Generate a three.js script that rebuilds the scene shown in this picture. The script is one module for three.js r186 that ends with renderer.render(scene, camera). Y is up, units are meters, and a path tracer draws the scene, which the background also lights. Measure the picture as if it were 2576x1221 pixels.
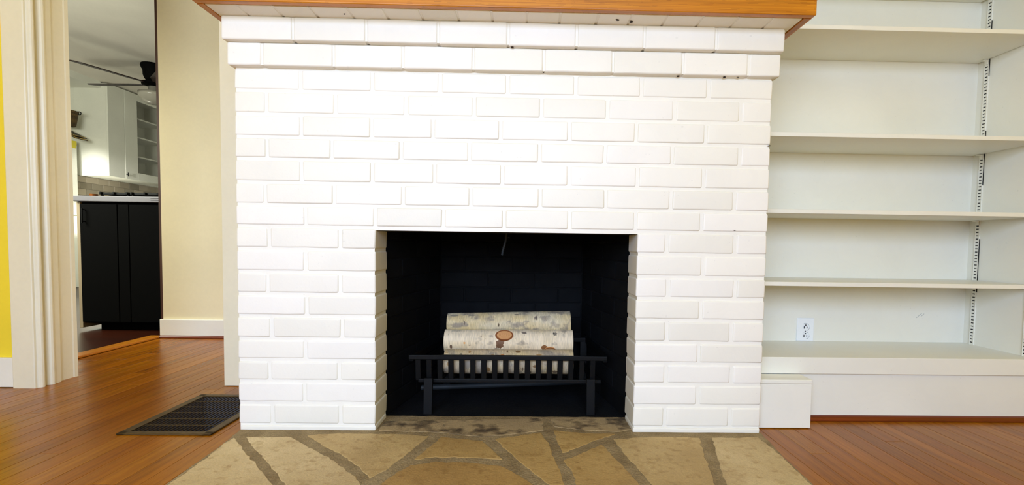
import * as THREE from 'three';
import { RoundedBoxGeometry } from 'three/addons/geometries/RoundedBoxGeometry.js';
import { mergeGeometries } from 'three/addons/utils/BufferGeometryUtils.js';
import { ImprovedNoise } from 'three/addons/math/ImprovedNoise.js';
import { RectAreaLightUniformsLib } from 'three/addons/lights/RectAreaLightUniformsLib.js';

// ---------------------------------------------------------------- camera, sky, daylight, exposure
const scene = new THREE.Scene();
const W = 2576, H = 1221, F = 1170;
const camera = new THREE.PerspectiveCamera(2 * Math.atan(H / 2 / F) * 180 / Math.PI, W / H, 0.05, 60);
camera.rotation.order = 'YXZ';
camera.position.set(0.0593, 0.5843, 1.4247);
camera.rotation.set(-0.0445, -0.0201, 0.0145);
camera.setViewOffset(W, H, -52.7, -59.9, W, H);          // the photograph is an off-centre crop
scene.add(camera);

const renderer = new THREE.WebGLRenderer({ antialias: true });
renderer.toneMapping = THREE.LinearToneMapping;
renderer.toneMappingExposure = 1.0;
renderer.shadowMap.enabled = true;
renderer.shadowMap.type = THREE.PCFSoftShadowMap;
RectAreaLightUniformsLib.init();
scene.background = new THREE.Color(0.72, 0.86, 1.0);     // pale daylight sky beyond the windows

const BACK_Z = 3.3, CEIL = 2.5;
const WINDOWS = [[-1.15, 1.35, 1.1, 1.4], [0.2, 1.35, 1.1, 1.4]];   // centre x, centre y, width, height on the wall behind the camera
function windowLight(x, y, z, w, h, tx, ty, tz, color, intensity) {
  const l = new THREE.RectAreaLight(color, intensity, w, h);
  l.position.set(x, y, z); l.lookAt(tx, ty, tz); scene.add(l);
  return l;
}
for (const [x, y, w, h] of WINDOWS) {
  windowLight(x, y, BACK_Z - 0.05, w, h, x, y - 3.0, 0, new THREE.Color(0.77, 1.09, 1.84), 9.0);       // sky, falling downwards
  windowLight(x, y, BACK_Z - 0.06, w, h, x, y + 3.6, 0, new THREE.Color(1.0, 0.93, 0.3), 3.3);       // sunlit ground outside, rising
}

// ---------------------------------------------------------------- helpers
let seed = 12345;
function rnd() { seed = (seed + 0x6d2b79f5) | 0; let t = Math.imul(seed ^ (seed >>> 15), 1 | seed); t = (t + Math.imul(t ^ (t >>> 7), 61 | t)) ^ t; return ((t ^ (t >>> 14)) >>> 0) / 4294967296; }
const rr = (a, b) => a + (b - a) * rnd();
const IN = new ImprovedNoise();
const nz = (x, y = 0, z = 0) => IN.noise(x, y, z);
const used = {};
function numbered(n) { const k = used[n] = (used[n] ?? -1) + 1; return k ? n + '_' + String(k).padStart(3, '0') : n; }

function clean(g) {
  if (g.index) g = g.toNonIndexed();
  for (const k of Object.keys(g.attributes)) if (!['position', 'normal', 'uv'].includes(k)) g.deleteAttribute(k);
  if (!g.attributes.uv) g.setAttribute('uv', new THREE.Float32BufferAttribute(new Float32Array(g.attributes.position.count * 2), 2));
  return g;
}
const M = (list) => list.length === 1 ? list[0] : mergeGeometries(list.map(clean), false);
// uv in metres by the face's main axis; 'along' is the axis that the grain (u) follows
function metric(g, along = 'x', ou = 0, ov = 0) {
  g = clean(g);
  const p = g.attributes.position, n = g.attributes.normal, uv = g.attributes.uv;
  for (let i = 0; i < p.count; i++) {
    const P = { x: p.getX(i), y: p.getY(i), z: p.getZ(i) }, ax = Math.abs(n.getX(i)), ay = Math.abs(n.getY(i)), az = Math.abs(n.getZ(i));
    const face = ay >= ax && ay >= az ? 'y' : ax >= az ? 'x' : 'z';
    const rest = ['x', 'y', 'z'].filter((a) => a !== face);
    const u = rest.includes(along) ? along : rest[0], v = rest.find((a) => a !== u);
    uv.setXY(i, P[u] + ou, P[v] + ov);
  }
  return g;
}
// a box given by its two corners, edges rounded by r
function bx(x0, y0, z0, x1, y1, z1, r = 0, along = 'x', ou = 0, ov = 0) {
  const w = x1 - x0, h = y1 - y0, d = z1 - z0;
  const g = r > 0 ? new RoundedBoxGeometry(w, h, d, 2, Math.min(r, w / 2.01, h / 2.01, d / 2.01)) : new THREE.BoxGeometry(w, h, d);
  g.translate((x0 + x1) / 2, (y0 + y1) / 2, (z0 + z1) / 2);
  return metric(g, along, ou, ov);
}
// a bar with a rectangular section between two points
function bar(a, b, w, h, r = 0.002) {
  const A = new THREE.Vector3(...a), B = new THREE.Vector3(...b), L = A.distanceTo(B);
  const g = clean(new RoundedBoxGeometry(w, h, L, 1, r));
  const m = new THREE.Matrix4().lookAt(B, A, new THREE.Vector3(0, 1, 0)); m.setPosition(A.clone().add(B).multiplyScalar(0.5));
  return g.applyMatrix4(m);
}
function rod(a, b, r, seg = 14) {
  const A = new THREE.Vector3(...a), B = new THREE.Vector3(...b), d = B.clone().sub(A);
  const g = clean(new THREE.CylinderGeometry(r, r, d.length(), seg));
  g.applyQuaternion(new THREE.Quaternion().setFromUnitVectors(new THREE.Vector3(0, 1, 0), d.clone().normalize()));
  return g.translate(...A.add(B).multiplyScalar(0.5).toArray());
}
function mesh(name, geos, mat, parent = scene, label) {
  const m = new THREE.Mesh(Array.isArray(geos) ? M(geos) : geos, mat);
  m.name = parent === scene ? numbered(name) : name;
  m.castShadow = m.receiveShadow = true;
  if (label) m.userData.label = label;
  parent.add(m); return m;
}
function kidNames(parent) { const c = {}; for (const k of parent.children) { const b = k.name; const i = c[b] = (c[b] ?? -1) + 1; if (i) k.name = b + '_' + String(i).padStart(3, '0'); kidNames(k); } }
function thing(name, label, category, pos = [0, 0, 0], group) {
  const o = new THREE.Group(); o.name = numbered(name); o.position.set(...pos);
  o.userData = { label, category }; if (group) o.userData.group = group;
  scene.add(o); return o;
}
function tag(m, label, category, group) { Object.assign(m.userData, { label, category }); if (group) m.userData.group = group; return m; }
function struct(name, geos, mat, label) {
  const m = geos ? new THREE.Mesh(Array.isArray(geos) ? M(geos) : geos, mat) : new THREE.Group();
  m.name = name; m.castShadow = m.receiveShadow = true; m.userData = { kind: 'structure', label }; scene.add(m); return m;
}

// ---------------------------------------------------------------- textures
function hash(x, y, s) { let h = Math.imul(x, 374761393) ^ Math.imul(y, 668265263) ^ Math.imul(s + 11, 1274126177); h = Math.imul(h ^ (h >>> 13), 1274126177); return ((h ^ (h >>> 16)) >>> 0) / 4294967296; }
function vn(x, y, px, py, s) {          // value noise with period px, py
  const xi = Math.floor(x), yi = Math.floor(y), fx = x - xi, fy = y - yi, sx = fx * fx * (3 - 2 * fx), sy = fy * fy * (3 - 2 * fy);
  const m = (a, b) => ((a % b) + b) % b, a = m(xi, px), b = m(xi + 1, px), c = m(yi, py), d = m(yi + 1, py);
  const l = (p, q, t) => p + (q - p) * t;
  return l(l(hash(a, c, s), hash(b, c, s), sx), l(hash(a, d, s), hash(b, d, s), sx), sy);
}
function fbm(u, v, fx, fy, oct, s) { let t = 0, a = 0.5, n = 0; for (let i = 0; i < oct; i++) { t += a * vn(u * fx, v * fy, fx, fy, s + i); n += a; a *= 0.5; fx *= 2; fy *= 2; } return t / n; }
function tex(w, h, fn, repU, repV, srgb = true) {   // fn(u, v) -> [r, g, b] 0..255; one tile covers repU x repV metres
  const d = new Uint8Array(w * h * 4);
  for (let y = 0; y < h; y++) for (let x = 0; x < w; x++) { const c = fn(x / w, y / h), i = (y * w + x) * 4; d[i] = Math.max(0, Math.min(255, c[0])); d[i + 1] = Math.max(0, Math.min(255, c[1])); d[i + 2] = Math.max(0, Math.min(255, c[2])); d[i + 3] = 255; }
  const t = new THREE.DataTexture(d, w, h); t.wrapS = t.wrapT = THREE.RepeatWrapping; t.magFilter = THREE.LinearFilter; t.minFilter = THREE.LinearMipmapLinearFilter; t.generateMipmaps = true;
  if (srgb) t.colorSpace = THREE.SRGBColorSpace; t.repeat.set(1 / repU, 1 / repV); t.needsUpdate = true; return t;
}
const mix = (a, b, t) => a.map((x, i) => x + (b[i] - x) * t);
function woodTex(pale, mid, dark, s) {
  return tex(1024, 256, (u, v) => {
    const warp = fbm(u, v, 3, 4, 3, s) * 2.2;
    const ring = Math.abs(((v * 9 + warp) % 1) * 2 - 1);
    const streak = fbm(u, v, 6, 128, 3, s + 20), pore = vn(u * 40, v * 256, 40, 256, s + 40), slow = fbm(u, v, 3, 6, 3, s + 60);
    let c = mix(mid, pale, Math.max(0, streak * 1.5 - 0.45));
    c = mix(c, dark, Math.pow(ring, 4) * 0.32 + (pore > 0.86 ? 0.3 : 0));
    return c.map((x) => x * (0.9 + 0.2 * slow));
  }, 1.5, 0.3);
}
const texFloor = woodTex([172, 111, 20], [152, 90, 10], [116, 63, 6], 1);
const texOak = woodTex([214, 142, 34], [190, 114, 20], [126, 66, 10], 7);
const paintBump = tex(512, 512, (u, v) => { const f = 96 + 90 * fbm(u, v, 24, 24, 3, 3) + 60 * fbm(u, v, 110, 110, 2, 8); return [f, f, f]; }, 0.5, 0.5, false);
const paintTint = tex(512, 512, (u, v) => { const n = fbm(u, v, 5, 5, 4, 15), s = vn(u * 200, v * 200, 200, 200, 4); const k = 0.965 + 0.05 * n - (s > 0.985 ? 0.05 : 0); return [250 * k, 248 * k, 243 * k]; }, 1.1, 1.1);
const wallTint = (r, g, b, s) => tex(256, 256, (u, v) => { const k = 0.97 + 0.05 * fbm(u, v, 6, 6, 4, s) + 0.012 * (vn(u * 128, v * 128, 128, 128, s + 5) - 0.5); return [r * k, g * k, b * k]; }, 1.3, 1.3);
const stoneTex = tex(1024, 1024, (u, v) => {
  const a = fbm(u, v, 5, 5, 5, 31), b = fbm(u, v, 60, 60, 3, 41), g = vn(u * 512, v * 512, 512, 512, 9), drag = fbm(u + v * 0.3, v, 4, 40, 3, 52);
  let c = mix([176, 150, 104], [222, 200, 156], a * 1.3 - 0.15); c = mix(c, [150, 120, 72], Math.max(0, b - 0.56) * 1.6); c = mix(c, [206, 182, 130], Math.max(0, drag - 0.55));
  return c.map((x) => x * (0.95 + 0.1 * g));
}, 0.9, 0.9);
const sootTex = tex(1024, 512, (u, v) => {
  const a = fbm(u, v, 6, 4, 5, 131), b = fbm(u, v, 30, 18, 4, 141), g = vn(u * 512, v * 256, 512, 256, 19);
  let c = mix([150, 126, 88], [182, 156, 110], a); c = mix(c, [62, 48, 30], Math.max(0, Math.min(0.85, (b * 0.5 + a * 0.65 - 0.6) * 4)));
  if (g > 0.992) c = [216, 204, 176];
  return c.map((x) => x * (0.95 + 0.1 * g));
}, 0.8, 0.4);
const groutTex = tex(512, 512, (u, v) => { const a = fbm(u, v, 12, 12, 4, 71), g = vn(u * 256, v * 256, 256, 256, 3); return mix([122, 100, 62], [152, 130, 90], a * 1.4 - 0.2).map((x) => x * (0.88 + 0.24 * g)); }, 0.5, 0.5);
const stoneBump = tex(512, 512, (u, v) => { const f = 120 * fbm(u, v, 14, 14, 4, 61) + 120 * fbm(u, v, 120, 120, 2, 66); return [f, f, f]; }, 0.5, 0.5, false);
const sootBlack = tex(512, 512, (u, v) => { const a = fbm(u, v, 10, 10, 4, 91), g = vn(u * 300, v * 300, 300, 300, 2); let c = mix([17, 17, 18], [30, 31, 33], a); if (g > 0.994) c = [92, 92, 88]; return c; }, 0.6, 0.6);
const ironTex = tex(256, 256, (u, v) => mix([20, 21, 22], [44, 46, 47], fbm(u, v, 20, 20, 4, 5)), 0.2, 0.2);
const bronzeTex = tex(256, 256, (u, v) => mix([70, 54, 30], [104, 82, 48], fbm(u, v, 18, 18, 4, 25)), 0.2, 0.2);

// ---------------------------------------------------------------- materials
const matt = (o) => new THREE.MeshPhysicalMaterial({ specularIntensity: 0.25, ...o });          // soot and blackened iron: little shine
const std = (o) => new THREE.MeshStandardMaterial(o);
const white = (o = {}) => std({ map: paintTint, bumpMap: paintBump, bumpScale: 0.0006, roughness: 0.5, ...o });
const MAT = {
  brick: [0, 1, 2].map((i) => white({ color: [0xfcf8ee, 0xf9f5ea, 0xfefaf2][i], roughness: 0.48 })),
  paint: white({ color: 0xfaf8ec, roughness: 0.38, bumpScale: 0.0003 }),
  trim: std({ map: wallTint(240, 231, 202, 3), roughness: 0.38 }),
  cream: std({ map: wallTint(238, 228, 198, 4), roughness: 0.6 }),
  hall: std({ map: wallTint(240, 226, 184, 14), roughness: 0.6 }),
  yellow: std({ map: wallTint(250, 222, 56, 5), roughness: 0.6 }),
  ceil: std({ map: wallTint(244, 236, 206, 6), roughness: 0.8 }),
  kwall: std({ map: wallTint(226, 226, 214, 8), roughness: 0.7 }),
  kceil: std({ map: wallTint(226, 220, 206, 9), roughness: 0.85 }),
  floors: [0xffffff, 0xf8f2ec, 0xfcf6ee, 0xf2e8de, 0xfff8f0, 0xeee2d6].map((c) => new THREE.MeshPhysicalMaterial({ map: texFloor, color: c, roughness: 0.26, ior: 1.32, bumpMap: paintBump, bumpScale: 0.0002 })),
  darkFloor: std({ map: texFloor, color: 0x5a3a2c, roughness: 0.35 }),
  oak: std({ map: texOak, roughness: 0.36 }),
  oakRed: std({ map: texOak, color: 0x8e5640, roughness: 0.4 }),
  stones: [0xf8f4ea, 0xeadfc4, 0xd8c59a, 0xc8b080].map((c) => std({ map: stoneTex, color: c, roughness: 0.75, bumpMap: stoneBump, bumpScale: 0.002 })),
  soot: std({ map: sootTex, roughness: 0.8, bumpMap: stoneBump, bumpScale: 0.002 }),
  grout: std({ map: groutTex, roughness: 0.95, bumpMap: stoneBump, bumpScale: 0.004 }),
  firebrick: [0xb4b5b6, 0x9c9d9e, 0xc4c5c6].map((c) => matt({ map: sootBlack, color: c, roughness: 0.85 })),
  ash: matt({ map: sootBlack, color: 0xc4c4c4, roughness: 0.9, bumpMap: stoneBump, bumpScale: 0.002 }),
  iron: matt({ map: ironTex, color: 0x5c6062, roughness: 0.5, specularIntensity: 0.35 }),
  pipe: std({ color: 0x2a3034, roughness: 0.6 }),
  rust: std({ map: ironTex, color: 0xd0a888, roughness: 0.9 }),
  bronze: std({ map: bronzeTex, roughness: 0.45, metalness: 0.5 }),
  louver: std({ map: bronzeTex, color: 0xc0b8a8, roughness: 0.6 }),
  rim: std({ color: 0x8c908f, roughness: 0.7 }),
  black: matt({ color: 0x0a0a0a, roughness: 0.6 }),
  slot: std({ color: 0x17181a, roughness: 0.8 }),
  tan: std({ color: 0x9a8a70, roughness: 0.6 }),
  blade: std({ map: texFloor, color: 0x3a2420, roughness: 0.5 }),
  kblack: matt({ color: 0x050505, roughness: 0.75, specularIntensity: 0.1 }),
  steel: std({ color: 0x77757a, roughness: 0.5, metalness: 0.7 }),
  plastic: std({ color: 0xf4f5f2, roughness: 0.3 }),
  chip: std({ color: 0x2a1a10, roughness: 0.9 }),
};

// ---------------------------------------------------------------- the setting: walls, ceiling, floor
const T = 0.12;
struct('wall_front', [bx(-3.2, 0, -0.42 - T, -1.85, CEIL, -0.42)], MAT.yellow, 'yellow painted wall at the left edge beside the cased opening');
struct('wall_front_right', [bx(-1.139, 0.003, -0.57, -0.5, CEIL, -0.45)], MAT.cream, 'narrow cream wall strip between the opening and the white brick');
struct('wall_above_opening', [bx(-1.85, 2.05, -0.57, -1.139, CEIL, -0.42)], MAT.cream, 'wall above the cased opening to the hall');
struct('wall_above_mantel', [bx(-0.81, 1.326, -0.42, 0.8, CEIL, -0.1)], MAT.yellow, 'chimney wall above the mantel');
struct('wall_bookcase', [bx(0.6, 0, -0.57, 2.0, CEIL, -0.425), bx(1.862, 0, -0.425, 2.42, CEIL, -0.118)], MAT.yellow, 'wall behind and beyond the built-in bookcase');
struct('wall_left', [bx(-3.32, 0, -0.54, -3.2, CEIL, BACK_Z + T)], MAT.yellow, 'left side wall of the living room');
struct('wall_right', [bx(2.3, 0, -0.118, 2.42, CEIL, BACK_Z + T)], MAT.yellow, 'right side wall of the living room');
{ // back wall with two real window openings
  const g = [], ys = [0, 0.65, 2.05, CEIL], [a, b] = WINDOWS;
  g.push(bx(-3.2, 0, BACK_Z, 2.3, ys[1], BACK_Z + T), bx(-3.2, ys[2], BACK_Z, 2.3, CEIL, BACK_Z + T));
  const xs = [-3.2, a[0] - a[2] / 2, a[0] + a[2] / 2, b[0] - b[2] / 2, b[0] + b[2] / 2, 2.3];
  for (const i of [0, 2, 4]) g.push(bx(xs[i], ys[1], BACK_Z, xs[i + 1], ys[2], BACK_Z + T));
  struct('wall_back', g, MAT.yellow, 'wall with two windows behind the camera');
  const glass = new THREE.MeshPhysicalMaterial({ color: 0xffffff, roughness: 0, transmission: 1, thickness: 0, ior: 1.45 });
  WINDOWS.forEach(([x, y, w, h], i) => {
    const o = struct('window_' + (i + 1), null, null, 'white sash window behind the camera');
    const x0 = x - w / 2, x1 = x + w / 2, y0 = y - h / 2, y1 = y + h / 2, z = BACK_Z;
    mesh('window_frame', [bx(x0, y0, z, x0 + 0.05, y1, z + T), bx(x1 - 0.05, y0, z, x1, y1, z + T), bx(x0, y0, z, x1, y0 + 0.05, z + T), bx(x0, y1 - 0.05, z, x1, y1, z + T), bx(x0, y - 0.02, z + 0.03, x1, y + 0.02, z + 0.08)], MAT.trim, o);
    for (const [p, q] of [[y0 + 0.05, y - 0.02], [y + 0.02, y1 - 0.05]]) mesh('pane', bx(x0 + 0.05, p, z + 0.05, x1 - 0.05, q, z + 0.054), glass, o);
    kidNames(o);
  });
}
struct('ceiling', [bx(-3.32, CEIL, -0.57, 2.42, CEIL + T, BACK_Z + T), bx(-2.24, CEIL, -1.52, 0.3, CEIL + T, -0.57)], MAT.ceil, 'cream ceiling of the living room and hall');
// hall behind the opening
struct('wall_hall_back', [bx(-2.1, 0, -1.515, 0.2, CEIL, -1.395)], MAT.hall, 'cream hall wall seen through the opening');
struct('wall_hall_right', [bx(0.2, 0, -1.515, 0.3, 0.7, -0.72), bx(0.2, 2.0, -1.515, 0.3, CEIL, -0.72), bx(0.2, 0.7, -1.515, 0.3, 2.0, -1.3), bx(0.2, 0.7, -0.86, 0.3, 2.0, -0.72), bx(-0.6, 0, -0.82, 0.2, CEIL, -0.72), bx(-0.6, 0, -0.72, -0.5, CEIL, -0.57)], MAT.hall, 'end wall of the hall behind the chimney');
struct('wall_hall_left', [bx(-2.24, 0, -0.68, -2.12, CEIL, -0.541), bx(-2.24, 2.15, -1.395, -2.12, CEIL, -0.68)], MAT.hall, 'hall side wall with the kitchen opening');
struct('baseboard_hall', [bx(-2.112, 0.012, -1.396, -0.9, 0.113, -1.38, 0.004)], MAT.paint, 'white baseboard along the hall wall');
struct('trim_hall', [(() => { const g = new THREE.CylinderGeometry(0.015, 0.015, 1.21, 10, 1, false, 0, Math.PI / 2); g.rotateZ(Math.PI / 2); g.translate(-1.505, 0.001, -1.382); return metric(g, 'x'); })()], MAT.oakRed, 'red oak quarter round below the hall baseboard');
struct('trim_kitchen_opening', [bx(-2.118, 0, -1.43, -2.1005, 2.15, -1.4)], std({ color: 0x4a2a1c, roughness: 0.5 }), 'dark brown edge of the kitchen opening');
struct('threshold', [bx(-2.18, 0, -1.4, -2.105, 0.012, -0.68, 0.004, 'z')], MAT.oak, 'orange oak threshold strip at the kitchen opening');

{
  const o = struct('window_3', null, null, 'window at the far end of the hall, out of sight behind the chimney');
  mesh('window_frame', [bx(0.2, 0.7, -1.3, 0.3, 0.75, -0.86), bx(0.2, 1.95, -1.3, 0.3, 2.0, -0.86), bx(0.2, 0.75, -1.3, 0.3, 1.95, -1.26), bx(0.2, 0.75, -0.9, 0.3, 1.95, -0.86)], MAT.trim, o);
  mesh('pane', bx(0.25, 0.75, -1.26, 0.254, 1.95, -0.9), new THREE.MeshPhysicalMaterial({ color: 0xffffff, roughness: 0, transmission: 1, thickness: 0 }), o);
  windowLight(0.18, 1.35, -1.08, 0.36, 1.2, -1.4, -1.0, -1.3, new THREE.Color(0.95, 0.98, 1.0), 12.0);
}

// moulded jamb of the opening, an upright extrusion of its plan profile
{
  const P = [[-1.9205, -0.42], [-1.9205, -0.402], [-1.917, -0.4], [-1.8385, -0.4], [-1.8355, -0.402], [-1.835, -0.409], [-1.8325, -0.411], [-1.826, -0.412], [-1.8215, -0.4155], [-1.82, -0.421], [-1.8215, -0.426],
    [-1.833, -0.4285], [-1.837, -0.434], [-1.837, -0.4405], [-1.832, -0.444], [-1.826, -0.4465], [-1.8195, -0.451], [-1.817, -0.457], [-1.818, -0.462], [-1.8235, -0.465], [-1.8255, -0.4925], [-1.8275, -0.496], [-1.8365, -0.5], [-1.8385, -0.508], [-1.837, -0.52], [-1.8365, -0.555], [-1.8335, -0.559], [-1.833, -0.574], [-1.836, -0.577], [-1.92, -0.577], [-1.92, -0.42]];
  const s = new THREE.Shape(P.map(([x, z]) => new THREE.Vector2(x, -z)));
  const g = new THREE.ExtrudeGeometry(s, { depth: 2.05, bevelEnabled: false, steps: 1 }); g.rotateX(-Math.PI / 2);
  struct('trim_1', [metric(g, 'y')], MAT.trim, 'cream moulded casing and jamb of the opening at the left');
  struct('baseboard_left', [bx(-3.2, 0.002, -0.42, -1.9205, 0.118, -0.405, 0.003)], MAT.paint, 'white baseboard under the yellow wall at the left edge');
}

// strip floor: single planks where the photograph shows them, one slab beyond
{
  const o = struct('floor', null, null, 'orange-brown oak strip floor');
  const PW = 0.057, g0 = 0.0006, DUCT = [-1.129, -0.895, -0.315, 0.018];
  const row = (x, z0, z1) => {
    let z = z0 - rr(0, 0.5); const out = [];
    while (z < z1) { const L = rr(0.55, 1.35); out.push([Math.max(z, z0), Math.min(z + L, z1)]); z += L; }
    for (const [a, b] of out) if (b - a > 0.02) {
      const pieces = [], top = rr(-0.0003, 0), ou = rr(0, 1.5), ov = rr(0, 0.3), xa = x + g0 / 2, xb = x + PW - g0 / 2;
      if (xb > DUCT[0] && xa < DUCT[1] && b > DUCT[2] && a < DUCT[3]) {       // cut round the floor duct
        if (a < DUCT[2]) pieces.push([xa, a, xb, DUCT[2]]);
        if (b > DUCT[3]) pieces.push([xa, DUCT[3], xb, b]);
        const za = Math.max(a, DUCT[2]), zb = Math.min(b, DUCT[3]);
        if (xa < DUCT[0]) pieces.push([xa, za, DUCT[0], zb]);
        if (xb > DUCT[1]) pieces.push([DUCT[1], za, xb, zb]);
      } else pieces.push([xa, a, xb, b]);
      const g = pieces.filter((p) => p[2] - p[0] > 0.002 && p[3] - p[1] > 0.004).map((p) => bx(p[0], -0.018, p[1] + g0 / 2, p[2], top, p[3] - g0 / 2, 0.0012, 'z', ou, ov));
      if (g.length) mesh('plank', g, MAT.floors[Math.floor(rnd() * 6)], o);
    }
  };
  for (let i = 0; i < 24; i++) row(-2.105 + i * PW, -1.395, 0.9);           // left of the hearth and through the hall
  for (let i = 0; i < 22; i++) row(0.775 + i * PW, -0.13, 0.9);             // right of the hearth
  mesh('floor_slab', [bx(-3.3, -0.12, -0.57, DUCT[0], -0.019, BACK_Z + T, 0, 'z'), bx(DUCT[1], -0.12, -0.57, 2.4, -0.019, BACK_Z + T, 0, 'z'), bx(DUCT[0], -0.12, -0.57, DUCT[1], -0.019, DUCT[2], 0, 'z'), bx(DUCT[0], -0.12, DUCT[3], DUCT[1], -0.019, BACK_Z + T, 0, 'z'), bx(-2.2, -0.12, -1.5, 0.3, -0.019, -0.57, 0, 'z'), bx(-0.78, -0.02, 0.495, 0.78, -0.001, BACK_Z, 0, 'z'), bx(-3.2, -0.02, -0.43, -2.105, -0.001, BACK_Z, 0, 'z'), bx(2.03, -0.02, -0.13, 2.3, -0.001, BACK_Z, 0, 'z'), bx(-2.105, -0.02, 0.9, -0.78, -0.001, BACK_Z, 0, 'z'), bx(0.78, -0.02, 0.9, 2.03, -0.001, BACK_Z, 0, 'z')], MAT.floors[0], o);
  kidNames(o);
}

// ---------------------------------------------------------------- fireplace of painted brick
// one brick, front face at z = 0 and body behind it: soft rounded arrises and a slightly uneven outline under thick paint
function brickGeo(w, h, d, r, amp) {
  const cut = (L) => { const a = [0, 0.3 * r, r]; const n = Math.max(1, Math.round((L - 2 * r) / 0.05)); for (let i = 1; i < n; i++) a.push(r + (L - 2 * r) * i / n); a.push(L - r, L - 0.3 * r, L); return a; };
  const us = cut(w), vs = cut(h), nu = us.length, nv = vs.length, pos = [], idx = [], uv = [], s = rnd() * 100, ou = rnd(), ov = rnd();
  for (let j = 0; j < nv; j++) for (let i = 0; i < nu; i++) {
    let u = us[i], v = vs[j];
    const a = u < r ? (u - r) / r : u > w - r ? (u - w + r) / r : 0, b = v < r ? (v - r) / r : v > h - r ? (v - h + r) / r : 0;
    let q = Math.hypot(a, b), z = 0;
    if (q > 1) { u += (a / q - a) * r; v += (b / q - b) * r; q = 1; }
    if (q > 0) z = -r * (1 - Math.sqrt(1 - q * q));
    const x = u - w / 2 + amp * 1.3 * nz(v * 22 + s, u * 5, 1), y = v - h / 2 + amp * nz(u * 16 + s, v * 5, 7);
    z += amp * 0.9 * nz(u * 14 + s, v * 18, 3);
    pos.push(x, y, z); uv.push(u + ou, v + ov);
  }
  for (let j = 0; j + 1 < nv; j++) for (let i = 0; i + 1 < nu; i++) { const a = j * nu + i; idx.push(a, a + 1, a + nu + 1, a, a + nu + 1, a + nu); }
  const ring = [];
  for (let i = 0; i < nu - 1; i++) ring.push(i);
  for (let j = 0; j < nv - 1; j++) ring.push(j * nu + nu - 1);
  for (let i = nu - 1; i > 0; i--) ring.push((nv - 1) * nu + i);
  for (let j = nv - 1; j > 0; j--) ring.push(j * nu);
  const base = pos.length / 3;
  for (const k of ring) { pos.push(pos[k * 3], pos[k * 3 + 1], -d); uv.push(uv[k * 2] + d, uv[k * 2 + 1] + d * 0.3); }
  for (let k = 0; k < ring.length; k++) { const a = ring[k], b = ring[(k + 1) % ring.length], c = base + k, e = base + (k + 1) % ring.length; idx.push(a, c, e, a, e, b); }
  const g = new THREE.BufferGeometry();
  g.setAttribute('position', new THREE.Float32BufferAttribute(pos, 3)); g.setAttribute('uv', new THREE.Float32BufferAttribute(uv, 2)); g.setIndex(idx); g.computeVertexNormals();
  return g;
}
const OPEN_L = -0.3915, OPEN_R = 0.4075, OPEN_T = 0.628, JAMB = 0.115;
const fire = thing('fireplace', 'white painted brick fireplace surround with corbelled courses around a black opening', 'fireplace');
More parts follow.
